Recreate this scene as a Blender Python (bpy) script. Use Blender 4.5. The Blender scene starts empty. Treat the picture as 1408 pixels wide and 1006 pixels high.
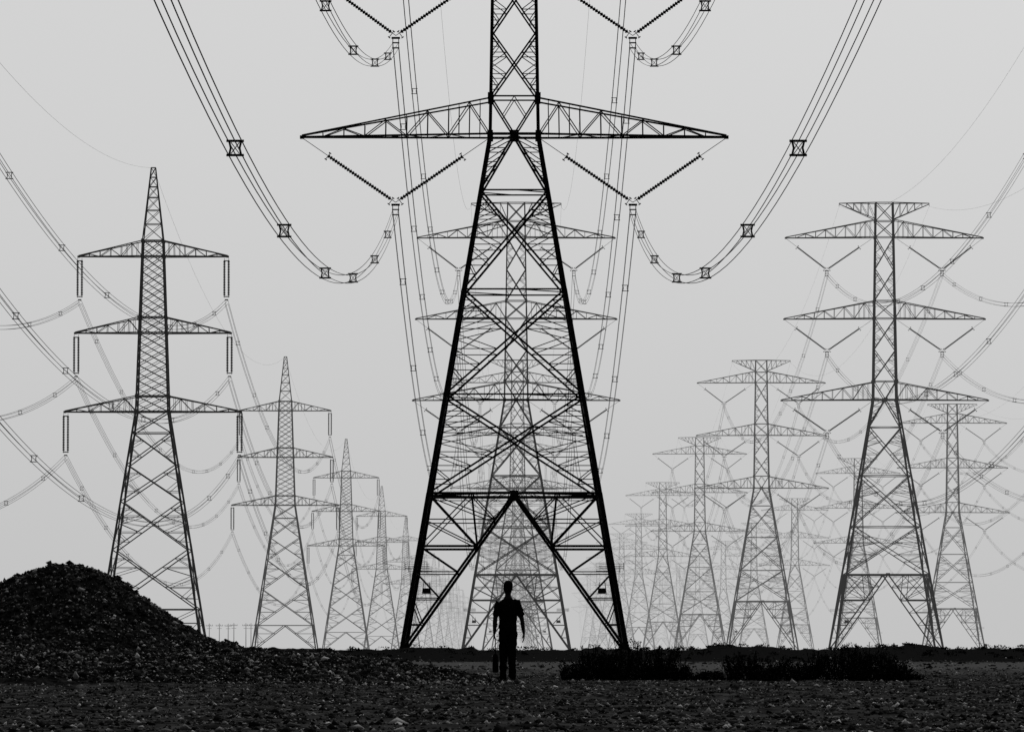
import bpy, math, numpy as np
from mathutils import Vector
rng=np.random.default_rng(7)
scene=bpy.context.scene
try:
    scene.view_settings.view_transform='Standard'; scene.view_settings.look='None'; scene.view_settings.exposure=0
except Exception as e: print(e)
HAZE_L=0.665; HAZE_S=1.9e-4
# ---------------------------------------------------------------- camera
cd=bpy.data.cameras.new("camera"); cam=bpy.data.objects.new("camera",cd); scene.collection.objects.link(cam)
cam.location=(0,0,0.55); cd.lens=200; cd.sensor_width=36
cam.rotation_euler=(math.radians(90)+math.atan(390/7822),0,0)
cd.clip_start=0.5; cd.clip_end=60000; scene.camera=cam
# ---------------------------------------------------------------- world + sun
w=bpy.data.worlds.new("World"); scene.world=w; w.use_nodes=True
nt=w.node_tree; nt.nodes.clear()
sky=nt.nodes.new('ShaderNodeTexSky'); sky.sky_type='NISHITA'; sky.sun_disc=False
SE=math.radians(42); SR=math.radians(18)
sky.sun_elevation=SE; sky.sun_rotation=SR; sky.air_density=1; sky.dust_density=6; sky.ozone_density=1
bw=nt.nodes.new('ShaderNodeRGBToBW'); bg=nt.nodes.new('ShaderNodeBackground'); bg.inputs[1].default_value=0.077
wo=nt.nodes.new('ShaderNodeOutputWorld')
nt.links.new(sky.outputs[0],bw.inputs[0]); nt.links.new(bw.outputs[0],bg.inputs[0]); nt.links.new(bg.outputs[0],wo.inputs[0])
sl=bpy.data.lights.new("sun",'SUN'); sl.energy=1.2; sl.angle=math.radians(10); sl.color=(1,.99,.97)
so=bpy.data.objects.new("sun",sl); scene.collection.objects.link(so)
sdir=Vector((math.sin(SR)*math.cos(SE),math.cos(SR)*math.cos(SE),math.sin(SE)))
so.rotation_euler=sdir.to_track_quat('Z','Y').to_euler(); so.location=(0,0,80)
# ---------------------------------------------------------------- materials
def mat(name,col,rough=.8,spec=.2):
    m=bpy.data.materials.new(name); m.use_nodes=True; b=m.node_tree.nodes['Principled BSDF']
    b.inputs['Base Color'].default_value=(col,col,col,1); b.inputs['Roughness'].default_value=rough
    b.inputs['Specular IOR Level'].default_value=spec
    return m
def noisy(name,c0,c1,scale,rough=.9,spec=.1,detail=6,stretch=(1,1,1),p0=.35,p1=.7,bump=0):
    m=mat(name,c0,rough,spec); n=m.node_tree; b=n.nodes['Principled BSDF']
    tc=n.nodes.new('ShaderNodeTexCoord'); mp=n.nodes.new('ShaderNodeMapping'); mp.inputs['Scale'].default_value=stretch
    t=n.nodes.new('ShaderNodeTexNoise'); t.inputs['Scale'].default_value=scale; t.inputs['Detail'].default_value=detail
    r=n.nodes.new('ShaderNodeValToRGB'); r.color_ramp.elements[0].position=p0; r.color_ramp.elements[1].position=p1
    r.color_ramp.elements[0].color=(c0,c0,c0,1); r.color_ramp.elements[1].color=(c1,c1,c1,1)
    n.links.new(tc.outputs['Object'],mp.inputs[0]); n.links.new(mp.outputs[0],t.inputs['Vector'])
    n.links.new(t.outputs['Fac'],r.inputs[0]); n.links.new(r.outputs[0],b.inputs['Base Color'])
    if bump:
        bp=n.nodes.new('ShaderNodeBump'); bp.inputs['Strength'].default_value=bump; bp.inputs['Distance'].default_value=.03
        n.links.new(t.outputs['Fac'],bp.inputs['Height']); n.links.new(bp.outputs[0],b.inputs['Normal'])
    return m
M_steel=noisy("weathered_steel",.006,.015,3,.8,.05)
M_ins=mat("insulator_glass",.012,.4,.2)
M_wire=mat("aluminium_cable_weathered",.015,.8,.1)
M_leaf=noisy("shrub_leaf",.003,.010,8,.9,.02)
M_twig=mat("shrub_twig",.006,.9,.02)
# ---------------------------------------------------------------- mesh helper
class MB:
    def __init__(s): s.v=[]; s.f=[]; s.m=[]
    def beam(s,p,q,wd,mi=0,t=None):
        p=Vector(p); q=Vector(q); d=q-p
        if d.length<1e-4: return
        d.normalize(); ref=Vector((0,0,1)) if abs(d.z)<.85 else Vector((0,1,0))
        u=d.cross(ref).normalized(); v=d.cross(u).normalized()
        t=t or max(wd*.16,.012); h=wd*.5
        sec=[(-h,-h),(h,-h),(h,-h+t),(-h+t,-h+t),(-h+t,h),(-h,h)]
        b=len(s.v)
        for c in (p,q):
            for a,e in sec: s.v.append(tuple(c+u*a+v*e))
        for i in range(6):
            j=(i+1)%6; s.f.append((b+i,b+j,b+6+j,b+6+i)); s.m.append(mi)
    def box(s,c,sx,sy,sz,mi=0):
        b=len(s.v); c=Vector(c)
        for z in(-1,1):
            for x,y in((-1,-1),(1,-1),(1,1),(-1,1)): s.v.append((c.x+x*sx/2,c.y+y*sy/2,c.z+z*sz/2))
        for f in((0,3,2,1),(4,5,6,7),(0,1,5,4),(1,2,6,5),(2,3,7,6),(3,0,4,7)):
            s.f.append(tuple(b+i for i in f)); s.m.append(mi)
    def lathe(s,p,q,prof,n=8,mi=0):
        p=Vector(p); q=Vector(q); d=(q-p); L=d.length; d.normalize()
        ref=Vector((0,1,0)) if abs(d.y)<.9 else Vector((1,0,0))
        u=d.cross(ref).normalized(); v=d.cross(u).normalized(); b=len(s.v)
        for t,r in prof:
            for k in range(n):
                a=2*math.pi*k/n; s.v.append(tuple(p+d*(t*L)+u*(r*math.cos(a))+v*(r*math.sin(a))))
        for i in range(len(prof)-1):
            for k in range(n):
                k2=(k+1)%n; s.f.append((b+i*n+k,b+i*n+k2,b+(i+1)*n+k2,b+(i+1)*n+k)); s.m.append(mi)
    def mesh(s,name,mats):
        me=bpy.data.meshes.new(name); me.from_pydata(s.v,[],s.f)
        for m in mats: me.materials.append(m)
        me.polygons.foreach_set('material_index',s.m); me.update(); return me
def link(name,me,loc=(0,0,0)):
    o=bpy.data.objects.new(name,me); o.location=loc; scene.collection.objects.link(o); return o
def lerp(a,b,t): return Vector(a)*(1-t)+Vector(b)*t
def fan(mb,o,a,b,n,wd):
    """redundant bracing between two members that share the node o"""
    for k in range(1,n+1):
        A=lerp(o,a,k/n); B=lerp(o,b,k/n)
        if k<n: mb.beam(A,B,wd)
        if k<n: mb.beam(A,lerp(o,b,(k+1)/n),wd)
def corners(h,z): return [Vector((-h,-h,z)),Vector((h,-h,z)),Vector((h,h,z)),Vector((-h,h,z))]
def xpanel(mb,hw,z0,z1,wd,sub,n,horiz=True,hwd=None):
    c0=corners(hw(z0),z0); c1=corners(hw(z1),z1)
    for i in range(4):
        j=(i+1)%4; a0,b0,a1,b1=c0[i],c0[j],c1[i],c1[j]
        w0=(b0-a0).length; w1=(b1-a1).length; t=w0/(w0+w1); P=lerp(a0,b1,t)
        mb.beam(a0,b1,wd); mb.beam(b0,a1,wd)
        if horiz: mb.beam(a1,b1,hwd or wd)
        if n:
            La=lerp(a0,a1,t); Lb=lerp(b0,b1,t)
            fan(mb,a0,P,La,n,sub); fan(mb,b0,P,Lb,n,sub); fan(mb,a1,P,La,n,sub); fan(mb,b1,P,Lb,n,sub)
def arm(mb,hw,zl,zu,tip,side,zt,nw,chord,sub):
    hl=hw(zl); hu=hw(zu); T=Vector((side*tip,0,zt)); prev=None
    for y in(-1,1):
        L0=Vector((side*hl,y*hl,zl)); U0=Vector((side*hu,y*hu,zu))
        Te=T+Vector((0,y*.12,0))
        mb.beam(L0,Te,chord*1.25); mb.beam(U0,Te+Vector((0,0,.10)),chord)
        for k in range(nw):
            t=k/nw; t2=(k+1)/nw
            la,ua=lerp(L0,Te,t),lerp(U0,Te,t); lb,ub=lerp(L0,Te,t2),lerp(U0,Te,t2)
            if k: mb.beam(la,ua,sub)
            if k%2==0: mb.beam(la,ub,sub*1.2)
            else: mb.beam(ua,lb,sub*1.2)
            if k<2:
                mm=(la+ub)/2 if k%2==0 else (ua+lb)/2
                mb.beam(mm,(la+lb)/2,sub*.8); mb.beam(mm,(ua+ub)/2,sub*.8)
    for k in range(1,nw):
        t=k/nw; t2=min(1,(k+1)/nw)
        A=[lerp((side*hl,y*hl,zl),T,t) for y in(-1,1)]; B=[lerp((side*hl,y*hl,zl),T,t2) for y in(-1,1)]
        mb.beam(A[0],A[1],sub); mb.beam(A[k%2],B[1-k%2],sub)
    mb.box(T+Vector((0,0,0)),.24,.35,.18)
def istring(mb,p,q,s0,s1,r,pitch,mi=1):
    p=Vector(p); q=Vector(q); L=(q-p).length
    mb.lathe(p,q,[(0,.02),(1,.02)],5,0)
    a=lerp(p,q,s0); b=lerp(p,q,s1); n=max(3,int((b-a).length/pitch)); pr=[]
    for k in range(n):
        t=k/n; pr+= [(t,.05),(t+.15/n,r),(t+.6/n,r*.85),(t+.75/n,.05)]
    pr.append((1,.05)); mb.lathe(a,b,pr,8,mi)
# ---------------------------------------------------------------- tower type A (V strings, flat top)
ZA=[29.9,39.63,49.36]
def hwA(z):
    if z<=29.9: return 6.42+(1.40-6.42)*z/29.9
    return 1.40+(1.02-1.40)*(z-29.9)/23.6
def towerA():
    mb=MB()
    for sx in(-1,1):
        for sy in(-1,1):
            for z0,z1,wd in[(-.4,9,.25),(9,20.8,.23),(20.8,29.9,.21),(29.9,41,.18),(41,53.5,.15)]:
                h0,h1=hwA(z0),hwA(z1); mb.beam((sx*h0,sy*h0,z0),(sx*h1,sy*h1,z1),wd,0,.07)
            mb.lathe((sx*hwA(0),sy*hwA(0),-.3),(sx*hwA(0),sy*hwA(0),.12),[(0,.4),(1,.25)],10)
    c0=corners(hwA(0),0); c1=corners(hwA(9),9)
    for i in range(4):
        j=(i+1)%4; mid=(c1[i]+c1[j])/2
        mb.beam(c1[i],c1[j],.14,0,.05); mb.beam(c1[i]+Vector((0,0,-.18)),c1[j]+Vector((0,0,-.18)),.05)
        for a0,a1 in((c0[i],c1[i]),(c0[j],c1[j])):
            mb.beam(a0,mid,.145,0,.045)
            fan(mb,a0,mid,a1,6,.065)
            mb.beam(lerp(a0,mid,4/6),lerp(a1,mid,.5),.075); mb.beam(lerp(a0,mid,5/6),lerp(a1,mid,.5),.065)
            mb.beam(lerp(a0,mid,4/6),a1,.08)
            q1=lerp(a0,mid,.66); mb.beam(q1,lerp(a0,a1,.66),.085)
            mb.beam(lerp(a1,mid,.5),lerp(a0,a1,.66),.065)
        mb.box(mid,.5 if i%2==0 else .08,.08 if i%2==0 else .5,.32)
        k2=(j+1)%4; mid2=(c1[j]+c1[k2])/2; mb.beam(mid,mid2,.08)
    for z0,z1,n in[(9,14.7,4),(14.7,20.8,4),(20.8,26.6,4)]:
        xpanel(mb,hwA,z0,z1,.11,.052,n,True,.09)
        c=corners(hwA(z1),z1); mb.beam((c[0]+c[1])/2,(c[1]+c[2])/2,.06); mb.beam((c[2]+c[3])/2,(c[3]+c[0])/2,.06)
    c0=corners(hwA(26.6),26.6); c1=corners(hwA(29.9),29.9); c2=corners(hwA(32.1),32.1)
    for i in range(4):
        j=(i+1)%4; mid=(c1[i]+c1[j])/2
        mb.beam(c1[i],c1[j],.15,0,.05)
        for a0,a1,a2 in((c0[i],c1[i],c2[i]),(c0[j],c1[j],c2[j])):
            mb.beam(a0,mid,.12,0,.04); fan(mb,a0,a1,mid,4,.055); mb.beam(a2,mid,.09)
        mb.beam(c2[i],c2[j],.09)
        mb.box(mid,.5 if i%2==0 else .08,.08 if i%2==0 else .5,.44)
        for cc in(c1[i],c2[i]): mb.box(cc,.34,.34,.40)
        mb.beam((c2[i]+c2[j])/2,lerp(c2[i],mid,.5),.05); mb.beam((c2[i]+c2[j])/2,lerp(c2[j],mid,.5),.05)
    for z0,z1,n in[(32.1,35.87,3),(35.87,39.63,3),(39.63,41.75,0),(41.75,45.5,3),(45.5,49.36,3),(49.36,51.3,0),(51.3,53.5,0)]:
        xpanel(mb,hwA,z0,z1,.095,.048,n,n==0 or z1 in(39.63,49.36),.09)
    for z in(39.63,41.75,49.36,51.3):
        for cc in corners(hwA(z),z): mb.box(cc,.26,.26,.32)
    for s in(-1,1):
        for z,tip in zip(ZA,(12.35,12.0,11.8)):
            arm(mb,hwA,z,z+2.1,tip,s,z-.08,9,.095,.048)
            V=Vector((s*6.9,0,z-4.0)); o=Vector((s*(tip-.05),0,z-.15)); i_=Vector((s*1.55,0,z-.2))
            for P in(o,i_):
                istring(mb,P,V+Vector((0,0,.12)),.27,.95,.115,.17)
                d=(V-P).normalized(); nrm=Vector((d.z,0,-d.x))
                for t in(.27,.95):
                    c=lerp(P,V,t); mb.beam(c-nrm*.22,c+nrm*.22,.04)
                    mb.beam(c+nrm*.22-d*.08,c+nrm*.22+d*.08,.06); mb.beam(c-nrm*.22-d*.08,c-nrm*.22+d*.08,.06)
            mb.box(V+Vector((0,0,-.02)),.5,.08,.12); mb.beam(V-Vector((.17,0,0)),V-Vector((.17,0,.55)),.045); mb.beam(V+Vector((.17,0,0)),V+Vector((.17,0,-.55)),.045)
            mb.box(V-Vector((0,0,.3)),.42,.3,.05); mb.box(V-Vector((0,0,.6)),.42,.3,.05)
        T=Vector((s*5.4,0,53.45)); h=hwA(53.5); hl=hwA(51.5)
        for y in(-1,1):
            U0=Vector((s*h,y*h,53.5)); L0=Vector((s*hl,y*hl,51.5)); mb.beam(U0,T,.10); mb.beam(L0,T-Vector((0,0,.1)),.09)
            for k in range(1,5):
                mb.beam(lerp(U0,T,k/5),lerp(L0,T,k/5),.05); mb.beam(lerp(U0,T,k/5),lerp(L0,T,(k-1)/5),.05)
        mb.beam(T,T-Vector((0,0,.35)),.05)
    for s in(-1,1):
        mb.box((s*5.0,-5.75,3.40),.42,.04,.32); mb.beam((s*4.75,-5.8,3.2),(s*4.85,-5.8,3.9),.04); mb.beam((s*5.25,-5.8,3.2),(s*5.15,-5.8,3.9),.04)
        for y in(-1,1):
            h=hwA(4.7)
            for dz in(0,.12,.24): mb.beam((s*(h-.8),y*h,4.7+dz),(s*(h+.6),y*h,4.7+dz),.025)
            mb.beam((s*(h+.6),y*h,4.6),(s*(h+.6),y*h,5.0),.03)
    return mb.mesh("transmission_tower",[M_steel,M_ins])
# ---------------------------------------------------------------- tower type B (peak, hanging strings)
ZB=[22.2,29.55,36.7]; TB=[8.2,7.25,6.95]
def hwB(z):
    if z<=22.2: return 4.9+(1.5-4.9)*z/22.2
    if z<=38.2: return 1.5+(.95-1.5)*(z-22.2)/16
    return .95+(.2-.95)*(z-38.2)/6.8
def towerB():
    mb=MB()
    for sx in(-1,1):
        for sy in(-1,1):
            for z0,z1,wd in[(-.4,10,.21),(10,22.2,.19),(22.2,38.2,.16),(38.2,45,.10)]:
                h0,h1=hwB(z0),hwB(z1); mb.beam((sx*h0,sy*h0,z0),(sx*h1,sy*h1,z1),wd,0,.06)
            mb.lathe((sx*hwB(0),sy*hwB(0),-.3),(sx*hwB(0),sy*hwB(0),.12),[(0,.35),(1,.22)],10)
    c0=corners(hwB(0),0); c1=corners(hwB(3.8),3.8)
    for i in range(4):
        j=(i+1)%4; mid=(c1[i]+c1[j])/2; mb.beam(c1[i],c1[j],.10)
        for a0,a1 in((c0[i],c1[i]),(c0[j],c1[j])): mb.beam(a0,mid,.11); fan(mb,a0,mid,a1,3,.055)
    for z0,z1,n,hz in[(3.8,9.3,3,0),(9.3,13.8,3,0),(13.8,17.2,2,0),(17.2,20.2,2,1),(20.2,22.2,0,1)]:
        xpanel(mb,hwB,z0,z1,.10,.052,n,bool(hz),.09)
    zs=np.linspace(22.2,38.2,12)
    for a,b in zip(zs[:-1],zs[1:]): xpanel(mb,hwB,a,b,.07,.04,0,False)
    for a in zs[:-1]:
        z0=a; z1=a+(zs[1]-zs[0]); zm=(z0+z1)/2; c=corners(hwB(zm),zm); cb=corners(hwB(z0),z0); ct=corners(hwB(z1),z1)
        for i in range(4):
            j=(i+1)%4; mb.beam((cb[i]+cb[j])/2,c[i],.05); mb.beam((cb[i]+cb[j])/2,c[j],.05); mb.beam((ct[i]+ct[j])/2,c[i],.05); mb.beam((ct[i]+ct[j])/2,c[j],.05)
    for z in ZB:
        for zz in(z,z+1.45):
            c=corners(hwB(zz),zz)
            for i in range(4): mb.beam(c[i],c[(i+1)%4],.12); mb.box(c[i],.24,.24,.3)
    zp=[38.2,39.7,41.0,42.2,43.2,44.1,45]
    for a,b in zip(zp[:-1],zp[1:]): xpanel(mb,hwB,a,b,.05,.04,0,True,.07)
    for s in(-1,1):
        for z,t in zip(ZB,TB):
            arm(mb,hwB,z,z+1.45,t,s,z-.02,6,.095,.05)
            for dx in(-.2,.2): istring(mb,(s*(t-.1)+dx,0,z-.15),(s*(t-.1)+dx,0,z-3.85),.08,.95,.12,.15)
            for dz in(.4,3.75): mb.box((s*(t-.1),0,z-dz),.55,.08,.09)
            mb.box((s*(t-.1),0,z-4.05),.3,.25,.1)
    return mb.mesh("lattice_pylon",[M_steel,M_ins])
meA=towerA(); meB=towerB()
rowA=[(.1,-34),(.13,330),(.5,680),(1.0,1050),(1.4,1400),(1.8,1750),(2.2,2110),(2.6,2470),(3.,2850),(3.4,3300),(3.8,3750),(4.2,4300)]
rowR=[(43.5,310),(44.6,680),(46.1,1051),(47.3,1433),(48.2,1819),(49.8,2237),(50.5,2620),(51.5,3050),(53,3500),(54,4000)]
rowC=[(93,530),(94,880),(95.9,1238),(96.8,1591),(100,2012),(102,2400),(104,2800),(106,3250),(108,3700),(110,4200)]
rowL=[(-32.4,195),(-33.5,530),(-34.8,873),(-35.4,1214),(-35.8,1564),(-35.7,1913),(-36,2270),(-36.3,2650),(-36.6,3050),(-37,3500),(-37.5,4000),(-38,4500)]
PLAT=.50
def tz(y): return PLAT if y>300 else 0.0
for row,me,nm in((rowA,meA,"transmission_tower"),(rowR,meA,"transmission_tower"),(rowC,meA,"transmission_tower"),(rowL,meB,"lattice_pylon")):
    for x,y in row: link(nm,me,(x,y,tz(y)))
# ---------------------------------------------------------------- conductors
def tube_rows(paths,rad,ns=4):
    V=[];F=[];b=0
    for P in paths:
        n=len(P); a=np.arange(ns)*2*np.pi/ns+.4
        off=np.stack([np.cos(a)*rad,np.zeros(ns),np.sin(a)*rad],1)
        V.append((P[:,None,:]+off[None]).reshape(-1,3))
        i=np.arange(n-1)[:,None]*ns; k=np.arange(ns)[None]; k2=(k+1)%ns
        F.append((np.stack([i+k,i+k2,i+ns+k2,i+ns+k],-1).reshape(-1,4))+b); b+=n*ns
    return np.concatenate(V),np.concatenate(F)
def np_mesh(name,V,F,mats,smooth=False):
    me=bpy.data.meshes.new(name); k=F.shape[1]
    me.vertices.add(len(V)); me.vertices.foreach_set('co',V.astype(np.float32).ravel())
    me.loops.add(F.size); me.loops.foreach_set('vertex_index',F.astype(np.int32).ravel())
    me.polygons.add(len(F)); me.polygons.foreach_set('loop_start',(np.arange(len(F))*k).astype(np.int32))
    me.polygons.foreach_set('loop_total',np.full(len(F),k,np.int32))
    if smooth: me.polygons.foreach_set('use_smooth',np.ones(len(F),bool))
    for m in mats: me.materials.append(m)
    me.update(calc_edges=True); me.validate(); return me
def lines(row,att,gw,sagk,q):
    mb=MB(); groups=[]
    for (x0,y0),(x1,y1) in zip(row[:-1],row[1:]):
        L=y1-y0; mid=(y0+y1)/2; sag=sagk*(L/350)**2+(.35 if mid<200 else 0); za,zb=tz(y0),tz(y1)
        near=mid<1300; n=60 if mid<700 else 24
        t=np.linspace(0,1,n+1); fine=[]; rad=.0145 if mid<300 else (.015 if mid<1300 else .022)
        for ax,az in att:
            C=np.stack([x0+ax+(x1-x0)*t,y0+L*t,az+za+(zb-za)*t-4*sag*t*(1-t)],1)
            offs=[(-q,-q),(q,-q),(-q,q),(q,q)] if near else [(-q,0),(q,0)]
            for ox,oz in offs: fine.append(C+np.array([ox,0,oz]))
            if mid<2000:
                if mid<200: ss=[20,50,80,110,140,173,203,240,276,314,343]
                else: ss=list(np.cumsum([22+2*math.sin(ax+az)]+[36+3*math.sin(j*2.3+ax+az) for j in range(12)]))
                for s in ss:
                    if s>L-8: break
                    tt=s/L; c=Vector((x0+ax+(x1-x0)*tt,y0+s,az+za+(zb-za)*tt-4*sag*tt*(1-tt))); g=q+.010
                    wd=.05 if mid<200 else .036
                    for e in(-1,1):
                        mb.box(c+Vector((0,0,e*g)),2*g+.08,.08,wd*1.1)
                        mb.beam(c+Vector((e*g*.85,0,-g)),c+Vector((e*g*.62,0,0)),wd,0,.03); mb.beam(c+Vector((e*g*.62,0,0)),c+Vector((e*g*.85,0,g)),wd,0,.03)
                    if mid<200:
                        for e in(-1,1): mb.beam(c+Vector((-g*.6*e,0,-g*.8)),c+Vector((g*.6*e,0,g*.8)),.022,0,.012)
        groups.append(tube_rows(fine,rad))
        gl=[]
        for ax,az in gw:
            gl.append(np.stack([x0+ax+(x1-x0)*t,y0+L*t,az+za+(zb-za)*t-4*sag*.75*t*(1-t)],1))
        groups.append(tube_rows(gl,.008))
    V=[];F=[];b=0
    for v,f in groups: V.append(v);F.append(f+b);b+=len(v)
    V.append(np.array(mb.v)); F.append(np.array(mb.f)+b)
    return np_mesh("power_line",np.concatenate(V),np.concatenate(F),[M_wire])
attA=[(s*6.9,z-4.45) for z in ZA for s in(-1,1)]; gwA=[(-5.4,53.1),(5.4,53.1)]
attB=[(s*(t-.1),z-4.25) for z,t in zip(ZB,TB) for s in(-1,1)]
link("power_line",lines(rowA,attA,gwA,11.6,.165))
link("power_line",lines(rowR,attA,gwA,11.0,.17))
link("power_line",lines(rowC,attA,gwA,11.0,.17))
link("power_line",lines(rowL,attB,[(0,45)],10.2,.15))
# ---------------------------------------------------------------- distant wooden utility poles
mb=MB()
mb.lathe((0,0,-.2),(0,0,9),[(0,.17),(1,.11)],8); mb.box((0,0,8.2),2.4,.14,.16); mb.box((0,0,7.3),1.6,.12,.14)
for x in(-1.1,-.4,.4,1.1): mb.lathe((x,0,8.25),(x,0,8.65),[(0,.07),(.5,.09),(1,.04)],6)
me=mb.mesh("utility_pole",[M_steel])
for px in(283,297,306,322,337,344,352): link("utility_pole",me,((px-704)/7822*1900,1900+px%7*8,PLAT))
# ---------------------------------------------------------------- noise + ground
T=rng.random((256,256))*2-1
def vn(x,y):
    x=np.asarray(x,float); y=np.asarray(y,float); xi=np.floor(x).astype(int); yi=np.floor(y).astype(int); fx=x-xi; fy=y-yi
    fx=fx*fx*(3-2*fx); fy=fy*fy*(3-2*fy)
    g=lambda a,b:T[a&255,b&255]
    return (g(xi,yi)*(1-fx)+g(xi+1,yi)*fx)*(1-fy)+(g(xi,yi+1)*(1-fx)+g(xi+1,yi+1)*fx)*fy
def gh(x,y):
    x=np.asarray(x,float); y=np.asarray(y,float)
    near=np.clip((260-y)/100,0,1)*np.clip((y+60)/40,0,1)*np.clip((60-abs(x))/20,0,1)
    h=near*(.022*vn(x/3,y/4)+.018*vn(x/.8+9,y/.7)+.014*vn(x/.25+3,y/.22))
    S=np.clip((y-278)/22,0,1); S=S*S*(3-2*S)
    clod=np.clip(vn(x/1.1+31,y/9+3),0,1)*.20+np.clip(vn(x/.35+3,y/4),0,1)*.12
    hh=.00+.12*np.clip((x-7)/4,0,1)+.14*vn(x/4+4,y/30)+clod
    b=np.exp(-((y-299-3*vn(x/25,0*y+.5))/6.5)**2)*np.clip(hh,0,1)
    b2=np.exp(-((y-205-6*vn(x/14+7,0*y+.5))/7)**2)*(.06+.12*vn(x/3,y/8)+.07*vn(x/.7,y/3))
    b3=np.exp(-((y-142-4*vn(x/9+3,0*y+.5))/4)**2)*(.03+.09*vn(x/1.5,y/5)+.05*vn(x/.4,y/2))
    fade=np.clip((400-abs(x))/100,0,1)
    return h+PLAT*S+(b+np.clip(b2,0,1)+np.clip(b3,0,1))*fade
def geo(a,b,n): return a*(b/a)**(np.arange(1,n+1)/n)
xs=np.concatenate([-geo(45,16000,22)[::-1],np.arange(-45,-28,.6),np.arange(-28,28,.12),np.arange(28,45,.6),geo(45,16000,22)])
ys=np.concatenate([-geo(20,16000,14)[::-1],np.arange(-20,30,2.5),np.arange(30,150,.16),np.arange(150,330,.9),geo(330,30000,30)])
X,Y=np.meshgrid(xs,ys,indexing='ij'); Z=gh(X,Y)
nx,ny=X.shape; idx=np.arange(nx*ny).reshape(nx,ny)
F=np.stack([idx[:-1,:-1],idx[1:,:-1],idx[1:,1:],idx[:-1,1:]],-1).reshape(-1,4)
m=noisy("dark_gritty_ground",.008,.050,3.2,1,.0,14,(1,.3,1),.38,.66,.9); n=m.node_tree
tc=n.nodes.new('ShaderNodeTexCoord'); sp=n.nodes.new('ShaderNodeSeparateXYZ'); n.links.new(tc.outputs['Object'],sp.inputs[0])
def mr(a,b,c,d):
    k=n.nodes.new('ShaderNodeMapRange'); k.inputs[1].default_value=a;k.inputs[2].default_value=b;k.inputs[3].default_value=c;k.inputs[4].default_value=d;return k
nz=n.nodes.new('ShaderNodeTexNoise'); nz.inputs['Scale'].default_value=.25; nz.inputs['Detail'].default_value=8; n.links.new(tc.outputs['Object'],nz.inputs['Vector'])
ad=n.nodes.new('ShaderNodeMath'); ad.operation='MULTIPLY_ADD'; ad.inputs[1].default_value=90; n.links.new(nz.outputs['Fac'],ad.inputs[0]); n.links.new(sp.outputs['Y'],ad.inputs[2])
k1=mr(165,195,0,1); k2=mr(285,318,1,0); n.links.new(ad.outputs[0],k1.inputs[0]); n.links.new(ad.outputs[0],k2.inputs[0])
mu=n.nodes.new('ShaderNodeMath'); mu.operation='MULTIPLY'; n.links.new(k1.outputs[0],mu.inputs[0]); n.links.new(k2.outputs[0],mu.inputs[1])
mx=n.nodes.new('ShaderNodeMixRGB'); mx.inputs[2].default_value=(.075,.075,.075,1)
b=n.nodes['Principled BSDF']; src=b.inputs['Base Color'].links[0].from_socket
n.links.new(mu.outputs[0],mx.inputs[0]); n.links.new(src,mx.inputs[1])
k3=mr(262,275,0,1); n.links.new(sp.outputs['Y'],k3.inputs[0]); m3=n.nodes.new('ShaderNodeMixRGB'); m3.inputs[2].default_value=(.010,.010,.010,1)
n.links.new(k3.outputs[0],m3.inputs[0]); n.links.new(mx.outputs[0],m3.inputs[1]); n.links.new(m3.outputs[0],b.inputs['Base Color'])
link("ground",np_mesh("ground",np.stack([X,Y,Z],-1).reshape(-1,3),F,[m],True))
# ---------------------------------------------------------------- gravel mound
XC,YC=-7.9,101.
rr=np.array([0,.3,.6,.92,1.43,2.07,2.58,3.1,3.6,4.4,5.3,6.2,7.1,8.0,9]); hhp=np.array([2.03,1.99,1.90,1.77,1.44,.99,.70,.55,.48,.43,.37,.26,.08,-.05,-.2])
def mh(x,y):
    dx=x-XC; dx=np.where(dx<0,dx*.93,dx); r=np.sqrt(dx**2+((y-YC)/1.45)**2)
    r=r*(1+.05*vn(np.arctan2(y-YC,dx)*1.8+5,0*x+2))
    return np.interp(r,rr,hhp)+.06*vn(x/.5,y/.5)+.045*vn(x/.17+5,y/.17)+.025*vn(x/.08,y/.08)
mx_=np.arange(XC-9,XC+8.6,.05); my_=np.arange(YC-13,YC+13,.08)
X,Y=np.meshgrid(mx_,my_,indexing='ij'); Z=mh(X,Y); nx,ny=X.shape; idx=np.arange(nx*ny).reshape(nx,ny)
F=np.stack([idx[:-1,:-1],idx[1:,:-1],idx[1:,1:],idx[:-1,1:]],-1).reshape(-1,4)
M_mound=noisy("mound_earth",.004,.022,8,1,.0,14,(1,1,1),.4,.68,.9)
link("gravel_mound",np_mesh("gravel_mound",np.stack([X,Y,Z],-1).reshape(-1,3),F,[M_mound],True))
# ---------------------------------------------------------------- loose gravel (one object)
def stones(x,y,z,s):
    n=len(x); base=np.array([(1,0,0),(-1,0,0),(0,1,0),(0,-1,0),(0,0,1),(0,0,-1)],float)
    v=base[None]*(1+.35*rng.standard_normal((n,6,1)).clip(-1.5,1.5))+rng.standard_normal((n,6,3))*.18
    v*=s[:,None,None]*np.array([1.1,1.1,.75]); th=rng.random(n)*6.28; c,sn=np.cos(th),np.sin(th)
    vx=v[...,0]*c[:,None]-v[...,1]*sn[:,None]; vy=v[...,0]*sn[:,None]+v[...,1]*c[:,None]
    v=np.stack([vx+x[:,None],vy+y[:,None],v[...,2]+z[:,None]],-1).reshape(-1,3)
    f=np.array([(0,2,4),(2,1,4),(1,3,4),(3,0,4),(2,0,5),(1,2,5),(3,1,5),(0,3,5)])
    return v,(f[None]+(np.arange(n)*6)[:,None,None]).reshape(-1,3)
n1=110000; D=35+110*rng.random(n1)**1.1; x=(rng.random(n1)*2-1)*(D*.1+2.5); s=np.exp(rng.normal(-4.55,.5,n1)).clip(.004,.05)
z=gh(x,D); mz=mh(x,D); z=np.maximum(z,mz)+s*.2
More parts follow.
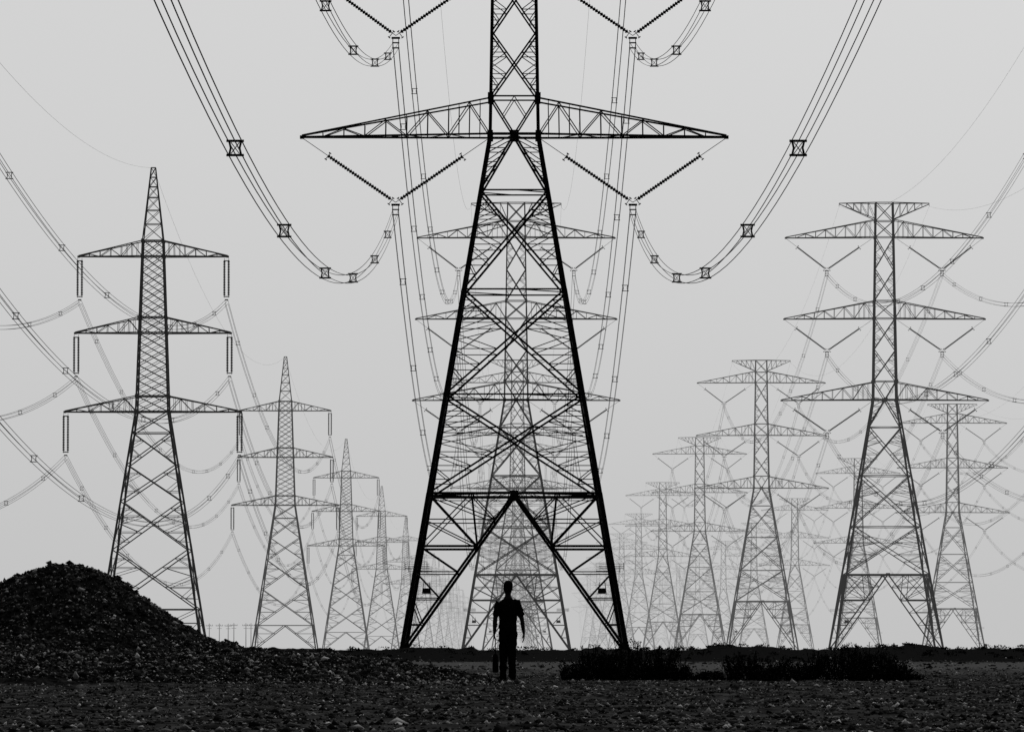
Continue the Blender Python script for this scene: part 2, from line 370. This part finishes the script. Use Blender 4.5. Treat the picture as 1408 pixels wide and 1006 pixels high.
n2=80000; x2=XC+(rng.random(n2)*2-1)*8; y2=YC-12*rng.random(n2)**.8+2; s2=np.exp(rng.normal(-4.25,.55,n2)).clip(.005,.08); z2=np.maximum(mh(x2,y2),gh(x2,y2))+s2*.25
n3=3500; y3=150+145*rng.random(n3); x3=(rng.random(n3)*2-1)*(y3*.1+2); s3=np.exp(rng.normal(-3.4,.5,n3)).clip(.015,.12); z3=gh(x3,y3)+s3*.2
v,f=stones(np.concatenate([x,x2,x3]),np.concatenate([D,y2,y3]),np.concatenate([z,z2,z3]),np.concatenate([s,s2,s3]))
M_g=mat("gravel_stone",.02,1,.0); n=M_g.node_tree; ge=n.nodes.new('ShaderNodeNewGeometry'); r=n.nodes.new('ShaderNodeValToRGB')
els=r.color_ramp.elements; els[0].color=(.005,.005,.005,1); els[1].color=(.5,.5,.5,1)
for p,c in((.40,.018),(.68,.06),(.86,.16),(.96,.30)): e=els.new(p); e.color=(c,c,c,1)
n.links.new(ge.outputs['Random Per Island'],r.inputs[0]); n.links.new(r.outputs[0],n.nodes['Principled BSDF'].inputs['Base Color'])
link("gravel",np_mesh("gravel",v,f,[M_g]))
# ---------------------------------------------------------------- shrubs
def leaf(mb,c0,r,L):
    d=Vector(r.normal(size=3)); d.z=abs(d.z); d.normalize(); uu=d.cross(Vector(r.normal(size=3))).normalized(); W=L*.32
    b=len(mb.v); mb.v+= [tuple(c0),tuple(c0+d*L*.5+uu*W),tuple(c0+d*L),tuple(c0+d*L*.5-uu*W)]; mb.f.append((b,b+1,b+2,b+3)); mb.m.append(0)
def shrub(px0,px1,ytop,D,seed):
    r=np.random.default_rng(seed); k=D/7822; wdt=(px1-px0)*k; H=(938-ytop)*k; mb=MB(); cx=((px0+px1)/2-704)*k
    ncl=int(wdt/.085)+4
    pk=r.uniform(-.25,.25)
    for c in range(ncl):
        u=r.uniform(-1,1); bx=u*wdt/2; by=r.normal()*.3; e=max(0,1-abs(u-pk)**1.6/(1+abs(pk))**1.6)
        h=H*(.2+.9*e)*(.5+.5*r.random()**.7)
        for s in range(12):
            a=r.random()*6.28; sp=.06+.26*r.random()*(.5+h)
            p0=Vector((bx+r.normal()*.03,by+r.normal()*.03,-.03)); tip=Vector((bx+math.cos(a)*sp,by+math.sin(a)*sp,h*(.45+.65*r.random()**.6)))
            mid=lerp(p0,tip,.5)+Vector((math.cos(a)*.03,math.sin(a)*.03,.03)); mb.beam(p0,mid,.012,1); mb.beam(mid,tip,.007,1)
            for l in range(30):
                t=.08+.92*r.random()**.8; c0=(lerp(p0,mid,t*2) if t<.5 else lerp(mid,tip,t*2-1))+Vector(r.normal(size=3))*.024
                leaf(mb,c0,r,.020+.035*r.random())
    link("desert_shrub",mb.mesh("desert_shrub",[M_leaf,M_twig]),(cx,D,float(gh(cx,D))-.02))
shrub(776,850,889,102,1); shrub(826,905,882,103,12); shrub(885,945,891,101.5,2)
shrub(998,1062,899,101,3); shrub(1045,1102,903,102.5,14); shrub(1098,1180,882,103,4); shrub(1160,1222,891,102,5); shrub(1205,1256,903,101,16)
shrub(945,1000,925,104,21)
# low scrub scattered along the far bank (one object)
r_=np.random.default_rng(99); mb=MB()
for i in range(420):
    y=r_.uniform(284,308); x=r_.uniform(-38,38)
    if r_.random()>(.35+.65*(x>7)) or abs(vn(x/2.5+11,y/20))<.12: continue
    R=r_.uniform(.12,.45); H=R*r_.uniform(.35,.8); z0=float(gh(x,y))
    for l in range(46):
        a=r_.random()*6.28; q=r_.random()**.5; hz=H*math.sqrt(max(0,1-q*q))*r_.random()**.4
        leaf(mb,Vector((x+math.cos(a)*R*q,y+math.sin(a)*R*q,z0+hz-.02)),r_,.05+.09*r_.random())
for i in range(70):   # a few tufts on the near flat
    y=r_.uniform(120,200); x=r_.uniform(-.09,.09)*y; R=r_.uniform(.05,.16); z0=float(gh(x,y))
    for l in range(30):
        a=r_.random()*6.28; q=r_.random()**.5; leaf(mb,Vector((x+math.cos(a)*R*q,y+math.sin(a)*R*q,z0+R*.5*(1-q)*r_.random()-.01)),r_,.03+.05*r_.random())
link("desert_scrub",mb.mesh("desert_scrub",[M_leaf]))
# ---------------------------------------------------------------- man
parts=[]
def loft(pts,n=16):
    """pts: (center, ru, rv) ellipse rings; u is kept near world X, v near Y"""
    mbv=[];mf=[]
    P=[Vector(p[0]) for p in pts]
    for i,(c,a,b) in enumerate(pts):
        d=(P[min(i+1,len(P)-1)]-P[max(i-1,0)]).normalized()
        ref=Vector((1,0,0)) if abs(d.x)<.8 else Vector((0,0,1))
        v=d.cross(ref).normalized(); u=v.cross(d).normalized()
        for k in range(n):
            t=2*math.pi*k/n; mbv.append(P[i]+u*(a*math.cos(t))+v*(b*math.sin(t)))
    for i in range(len(P)-1):
        for k in range(n): k2=(k+1)%n; mf.append((i*n+k,i*n+k2,(i+1)*n+k2,(i+1)*n+k))
    mf.append(tuple(range(n))[::-1]); mf.append(tuple((len(P)-1)*n+k for k in range(n)))
    parts.append((mbv,mf))
def ball(c,a,b,h,n=12):
    pts=[]
    for i in range(n+1):
        t=math.pi*i/n; s=max(math.sin(t),.03); pts.append(((c[0],c[1],c[2]-h*math.cos(t)),a*s,b*s))
    loft(pts)
loft([((0,0,.84),.13,.10),((0,0,.90),.165,.118),((0,.0,.97),.168,.118),((0,.005,1.06),.162,.108),((0,.01,1.17),.168,.112),((0,.0,1.28),.182,.12),((0,-.01,1.37),.190,.115),((0,-.01,1.43),.165,.095),((0,-.005,1.48),.09,.07),((0,0,1.53),.058,.06)],24)
loft([((0,0,1.44),.075,.07),((0,.005,1.52),.056,.06),((0,.012,1.60),.054,.058)])
loft([((0,.035,1.552),.03,.035),((0,.03,1.572),.052,.066),((0,.022,1.60),.064,.084),((0,.014,1.64),.072,.094),((0,.008,1.68),.077,.099),((0,.004,1.72),.075,.095),((0,0,1.75),.062,.078),((0,0,1.772),.038,.048),((0,0,1.782),.012,.015)],24)
loft([((0,.10,1.69),.007,.008),((0,.112,1.665),.011,.014),((0,.118,1.645),.014,.016),((0,.108,1.635),.010,.01)],10)
ball((0,.106,1.605),.022,.008,.008); ball((0,.105,1.592),.019,.008,.007)
ball((0,.098,1.566),.022,.016,.014)
for s in(-1,1):
    ball((s*.078,-.002,1.655),.009,.018,.030)
    ball((s*.03,.098,1.668),.013,.008,.009)
    ball((s*.03,.102,1.690),.022,.008,.006)
loft([((0,-.045,1.60),.054,.045),((0,-.03,1.64),.074,.072),((0,-.018,1.69),.085,.092),((.003,-.010,1.735),.087,.098),((.004,-.004,1.772),.074,.084),((.004,0,1.800),.045,.05)],20)
def armc(s,elb,wr,shz=1.415):
    sh=Vector((s*.178,-.01,shz)); e=Vector(elb); w_=Vector(wr)
    loft([(Vector((s*.10,-.01,shz+.02)),.05,.06),(sh,.062,.064),(lerp(sh,e,.25),.061,.063),(lerp(sh,e,.62),.062,.064),(lerp(sh,e,.78),.061,.063),(lerp(sh,e,.80),.046,.048),(e,.041,.044),(lerp(e,w_,.25),.042,.044),(lerp(e,w_,.6),.035,.036),(w_,.024,.028)],16)
armc(1,(.252,-.03,1.12),(.292,.03,.872)); armc(-1,(-.238,-.03,1.12),(-.250,.0,.872))
def hand(s,wr,dirn,curl):
    w_=Vector(wr); d=Vector(dirn).normalized(); fwd=Vector((0,1,0)); fwd=(fwd-d*fwd.dot(d)).normalized(); inn=Vector((-s,0,0)); inn=(inn-d*inn.dot(d)).normalized()
    pe=w_+d*.088
    loft([(w_-d*.01,.020,.026),(w_+d*.025,.017,.036),(w_+d*.06,.015,.042),(pe,.013,.041)],14)
    for k,(o,L) in enumerate([(.030,.072),(.010,.080),(-.011,.074),(-.031,.058)]):
        p=pe-d*.012+fwd*o; dd=d.copy(); pts=[(p,.0095,.0095)]
        for j,fr in enumerate((.48,.30,.22)):
            ang=curl*(.55,.95,.7)[j]; dd=(dd*math.cos(ang)+inn*math.sin(ang)).normalized(); p=p+dd*(L*fr+ (.012 if j==0 else 0)); pts.append((p,.0088-.0007*j,.0088-.0007*j))
        loft(pts,8)
    p=w_+d*.022+fwd*.030; loft([(p,.013,.013),(p+fwd*.026+d*.022+inn*.010,.0115,.0115),(p+fwd*.032+d*.048+inn*.020,.010,.010),(p+fwd*.026+d*.068+inn*.028,.008,.008)],8)
    return pe
hand(1,(.292,.03,.872),(.02,.10,-1),.38)
pe=hand(-1,(-.250,0,.872),(0,.03,-1),1.45)
def leg(s,hip,kn,an,heel_lift=0):
    h=Vector(hip);k=Vector(kn);a=Vector(an)
    loft([(h+Vector((0,0,.06)),.085,.10),(h,.094,.105),(lerp(h,k,.35),.090,.092),(lerp(h,k,.75),.079,.078),(k,.073,.070),(lerp(k,a,.3),.071,.074),(lerp(k,a,.7),.065,.066),(lerp(k,a,.96),.066,.070),(a+Vector((0,0,-.03)),.063,.07)],18)
    loft([(a+Vector((0,-.075,-.050)),.022,.02),(a+Vector((0,-.055,-.047)),.036,.036),(a+Vector((0,.0,-.045)),.038,.040),(a+Vector((s*.008,.07,-.055)),.044,.033),(a+Vector((s*.014,.14,-.062)),.046,.026),(a+Vector((s*.014,.185,-.066)),.030,.018)],14)
leg(1,(.083,0,.86),(.074,.03,.49),(.072,-.11,.09)); leg(-1,(-.083,0,.86),(-.076,.08,.49),(-.082,.12,.09))
V=[];Fs=[]
for pv,pf in parts:
    b=len(V); V+= [tuple(v) for v in pv]; Fs+= [tuple(b+i for i in f) for f in pf]
me=bpy.data.meshes.new("man_raw"); me.from_pydata(V,[],Fs); me.update()
tmp=bpy.data.objects.new("man_raw",me); scene.collection.objects.link(tmp)
rm=tmp.modifiers.new("r",'REMESH'); rm.mode='VOXEL'; rm.voxel_size=.0055
smm=tmp.modifiers.new("s",'SMOOTH'); smm.iterations=3; smm.factor=.5
dg=bpy.context.evaluated_depsgraph_get(); me2=bpy.data.meshes.new_from_object(tmp.evaluated_get(dg)); bpy.data.objects.remove(tmp)
me2.name="standing_man"; nv=len(me2.vertices); co=np.empty(nv*3,np.float32); me2.vertices.foreach_get('co',co); co=co.reshape(-1,3)
z=co[:,2]; cloth=(z<1.47)&(z>.1)&((abs(co[:,0])<.235)|(z>1.2))
fold=.010*vn(co[:,0]*11+z*7,z*15+co[:,1]*9)+.005*vn(co[:,0]*26,z*34)
nr=np.empty(nv*3,np.float32); me2.vertices.foreach_get('normal',nr); nr=nr.reshape(-1,3)
co=co+nr*(fold*cloth)[:,None]; me2.vertices.foreach_set('co',co.ravel())
for m_ in(mat("dark_shirt",.005,1,.0),mat("dark_trousers",.004,1,.0),mat("skin",.016,.8,.05),mat("black_hair",.003,.9,.02),mat("shoe_leather",.004,.8,.02)): me2.materials.append(m_)
np_=len(me2.polygons); pc=np.empty(np_*3,np.float32); me2.polygons.foreach_get('center',pc); pc=pc.reshape(-1,3); X_,Y_,Z_=pc.T
mi=np.zeros(np_,np.int32); mi[Z_<.97]=1; mi[Z_<.085]=4
armm=(abs(X_)>.203)&(Z_<1.18)&(Z_>.6); mi[armm]=2; mi[(Z_>1.485)]=2
mi[(Z_>1.49)&((Y_<-.005)|(Z_>1.715))&(Z_>1.60)]=3
me2.polygons.foreach_set('material_index',mi); me2.polygons.foreach_set('use_smooth',np.ones(np_,bool)); me2.update()
MX,MY=(698.5-704)/7822*98.7,98.7; gz=float(gh(MX,MY))
man=link("standing_man",me2,(MX,MY,gz-.012)); man.rotation_euler=(0,0,math.radians(4)); man.scale=(.95,.95,.985)
mb=MB()
def ring_bag(secs,n=20):
    b=len(mb.v)
    for z,a,c in secs:
        for k in range(n):
            t=2*math.pi*k/n; cx=math.copysign(abs(math.cos(t))**.6,math.cos(t)); cy=math.copysign(abs(math.sin(t))**.6,math.sin(t)); mb.v.append((cx*a,cy*c,z))
    for i in range(len(secs)-1):
        for k in range(n): k2=(k+1)%n; mb.f.append((b+i*n+k,b+i*n+k2,b+(i+1)*n+k2,b+(i+1)*n+k)); mb.m.append(0)
    mb.f.append(tuple(b+k for k in range(n))[::-1]); mb.m.append(0); mb.f.append(tuple(b+(len(secs)-1)*n+k for k in range(n))); mb.m.append(0)
ring_bag([(-.58,.030,.10),(-.57,.048,.13),(-.50,.054,.14),(-.38,.050,.135),(-.30,.042,.125),(-.265,.03,.115),(-.255,.012,.10)])
pr=[]
for k in range(17):
    t=math.pi*k/16; pr.append(Vector((0,.085*math.cos(t),-.26+.255*math.sin(t)**.7 if 0<k<16 else -.27)))
for a,b_ in zip(pr[:-1],pr[1:]): mb.lathe(a,b_,[(0,.008),(1,.008)],6)
link("carry_bag",mb.mesh("carry_bag",[mat("bag_canvas",.005,1,.0)]),(MX-.218,MY-.01,gz+.755))
# ---------------------------------------------------------------- haze volume behind the first tower; its emission stands in for scattered light
m=bpy.data.materials.new("emissive_haze"); m.use_nodes=True; n=m.node_tree; n.nodes.clear()
o_=n.nodes.new('ShaderNodeOutputMaterial'); ab=n.nodes.new('ShaderNodeVolumeAbsorption'); em=n.nodes.new('ShaderNodeEmission'); asd=n.nodes.new('ShaderNodeAddShader')
ab.inputs[0].default_value=(0,0,0,1); ab.inputs[1].default_value=HAZE_S; em.inputs[0].default_value=(1,1,1,1); em.inputs[1].default_value=HAZE_S*HAZE_L
n.links.new(ab.outputs[0],asd.inputs[0]); n.links.new(em.outputs[0],asd.inputs[1]); n.links.new(asd.outputs[0],o_.inputs['Volume'])
mb=MB(); mb.box((0,4710,599),14000,8580,1202); link("emissive_haze",mb.mesh("emissive_haze",[m]))
print("done")
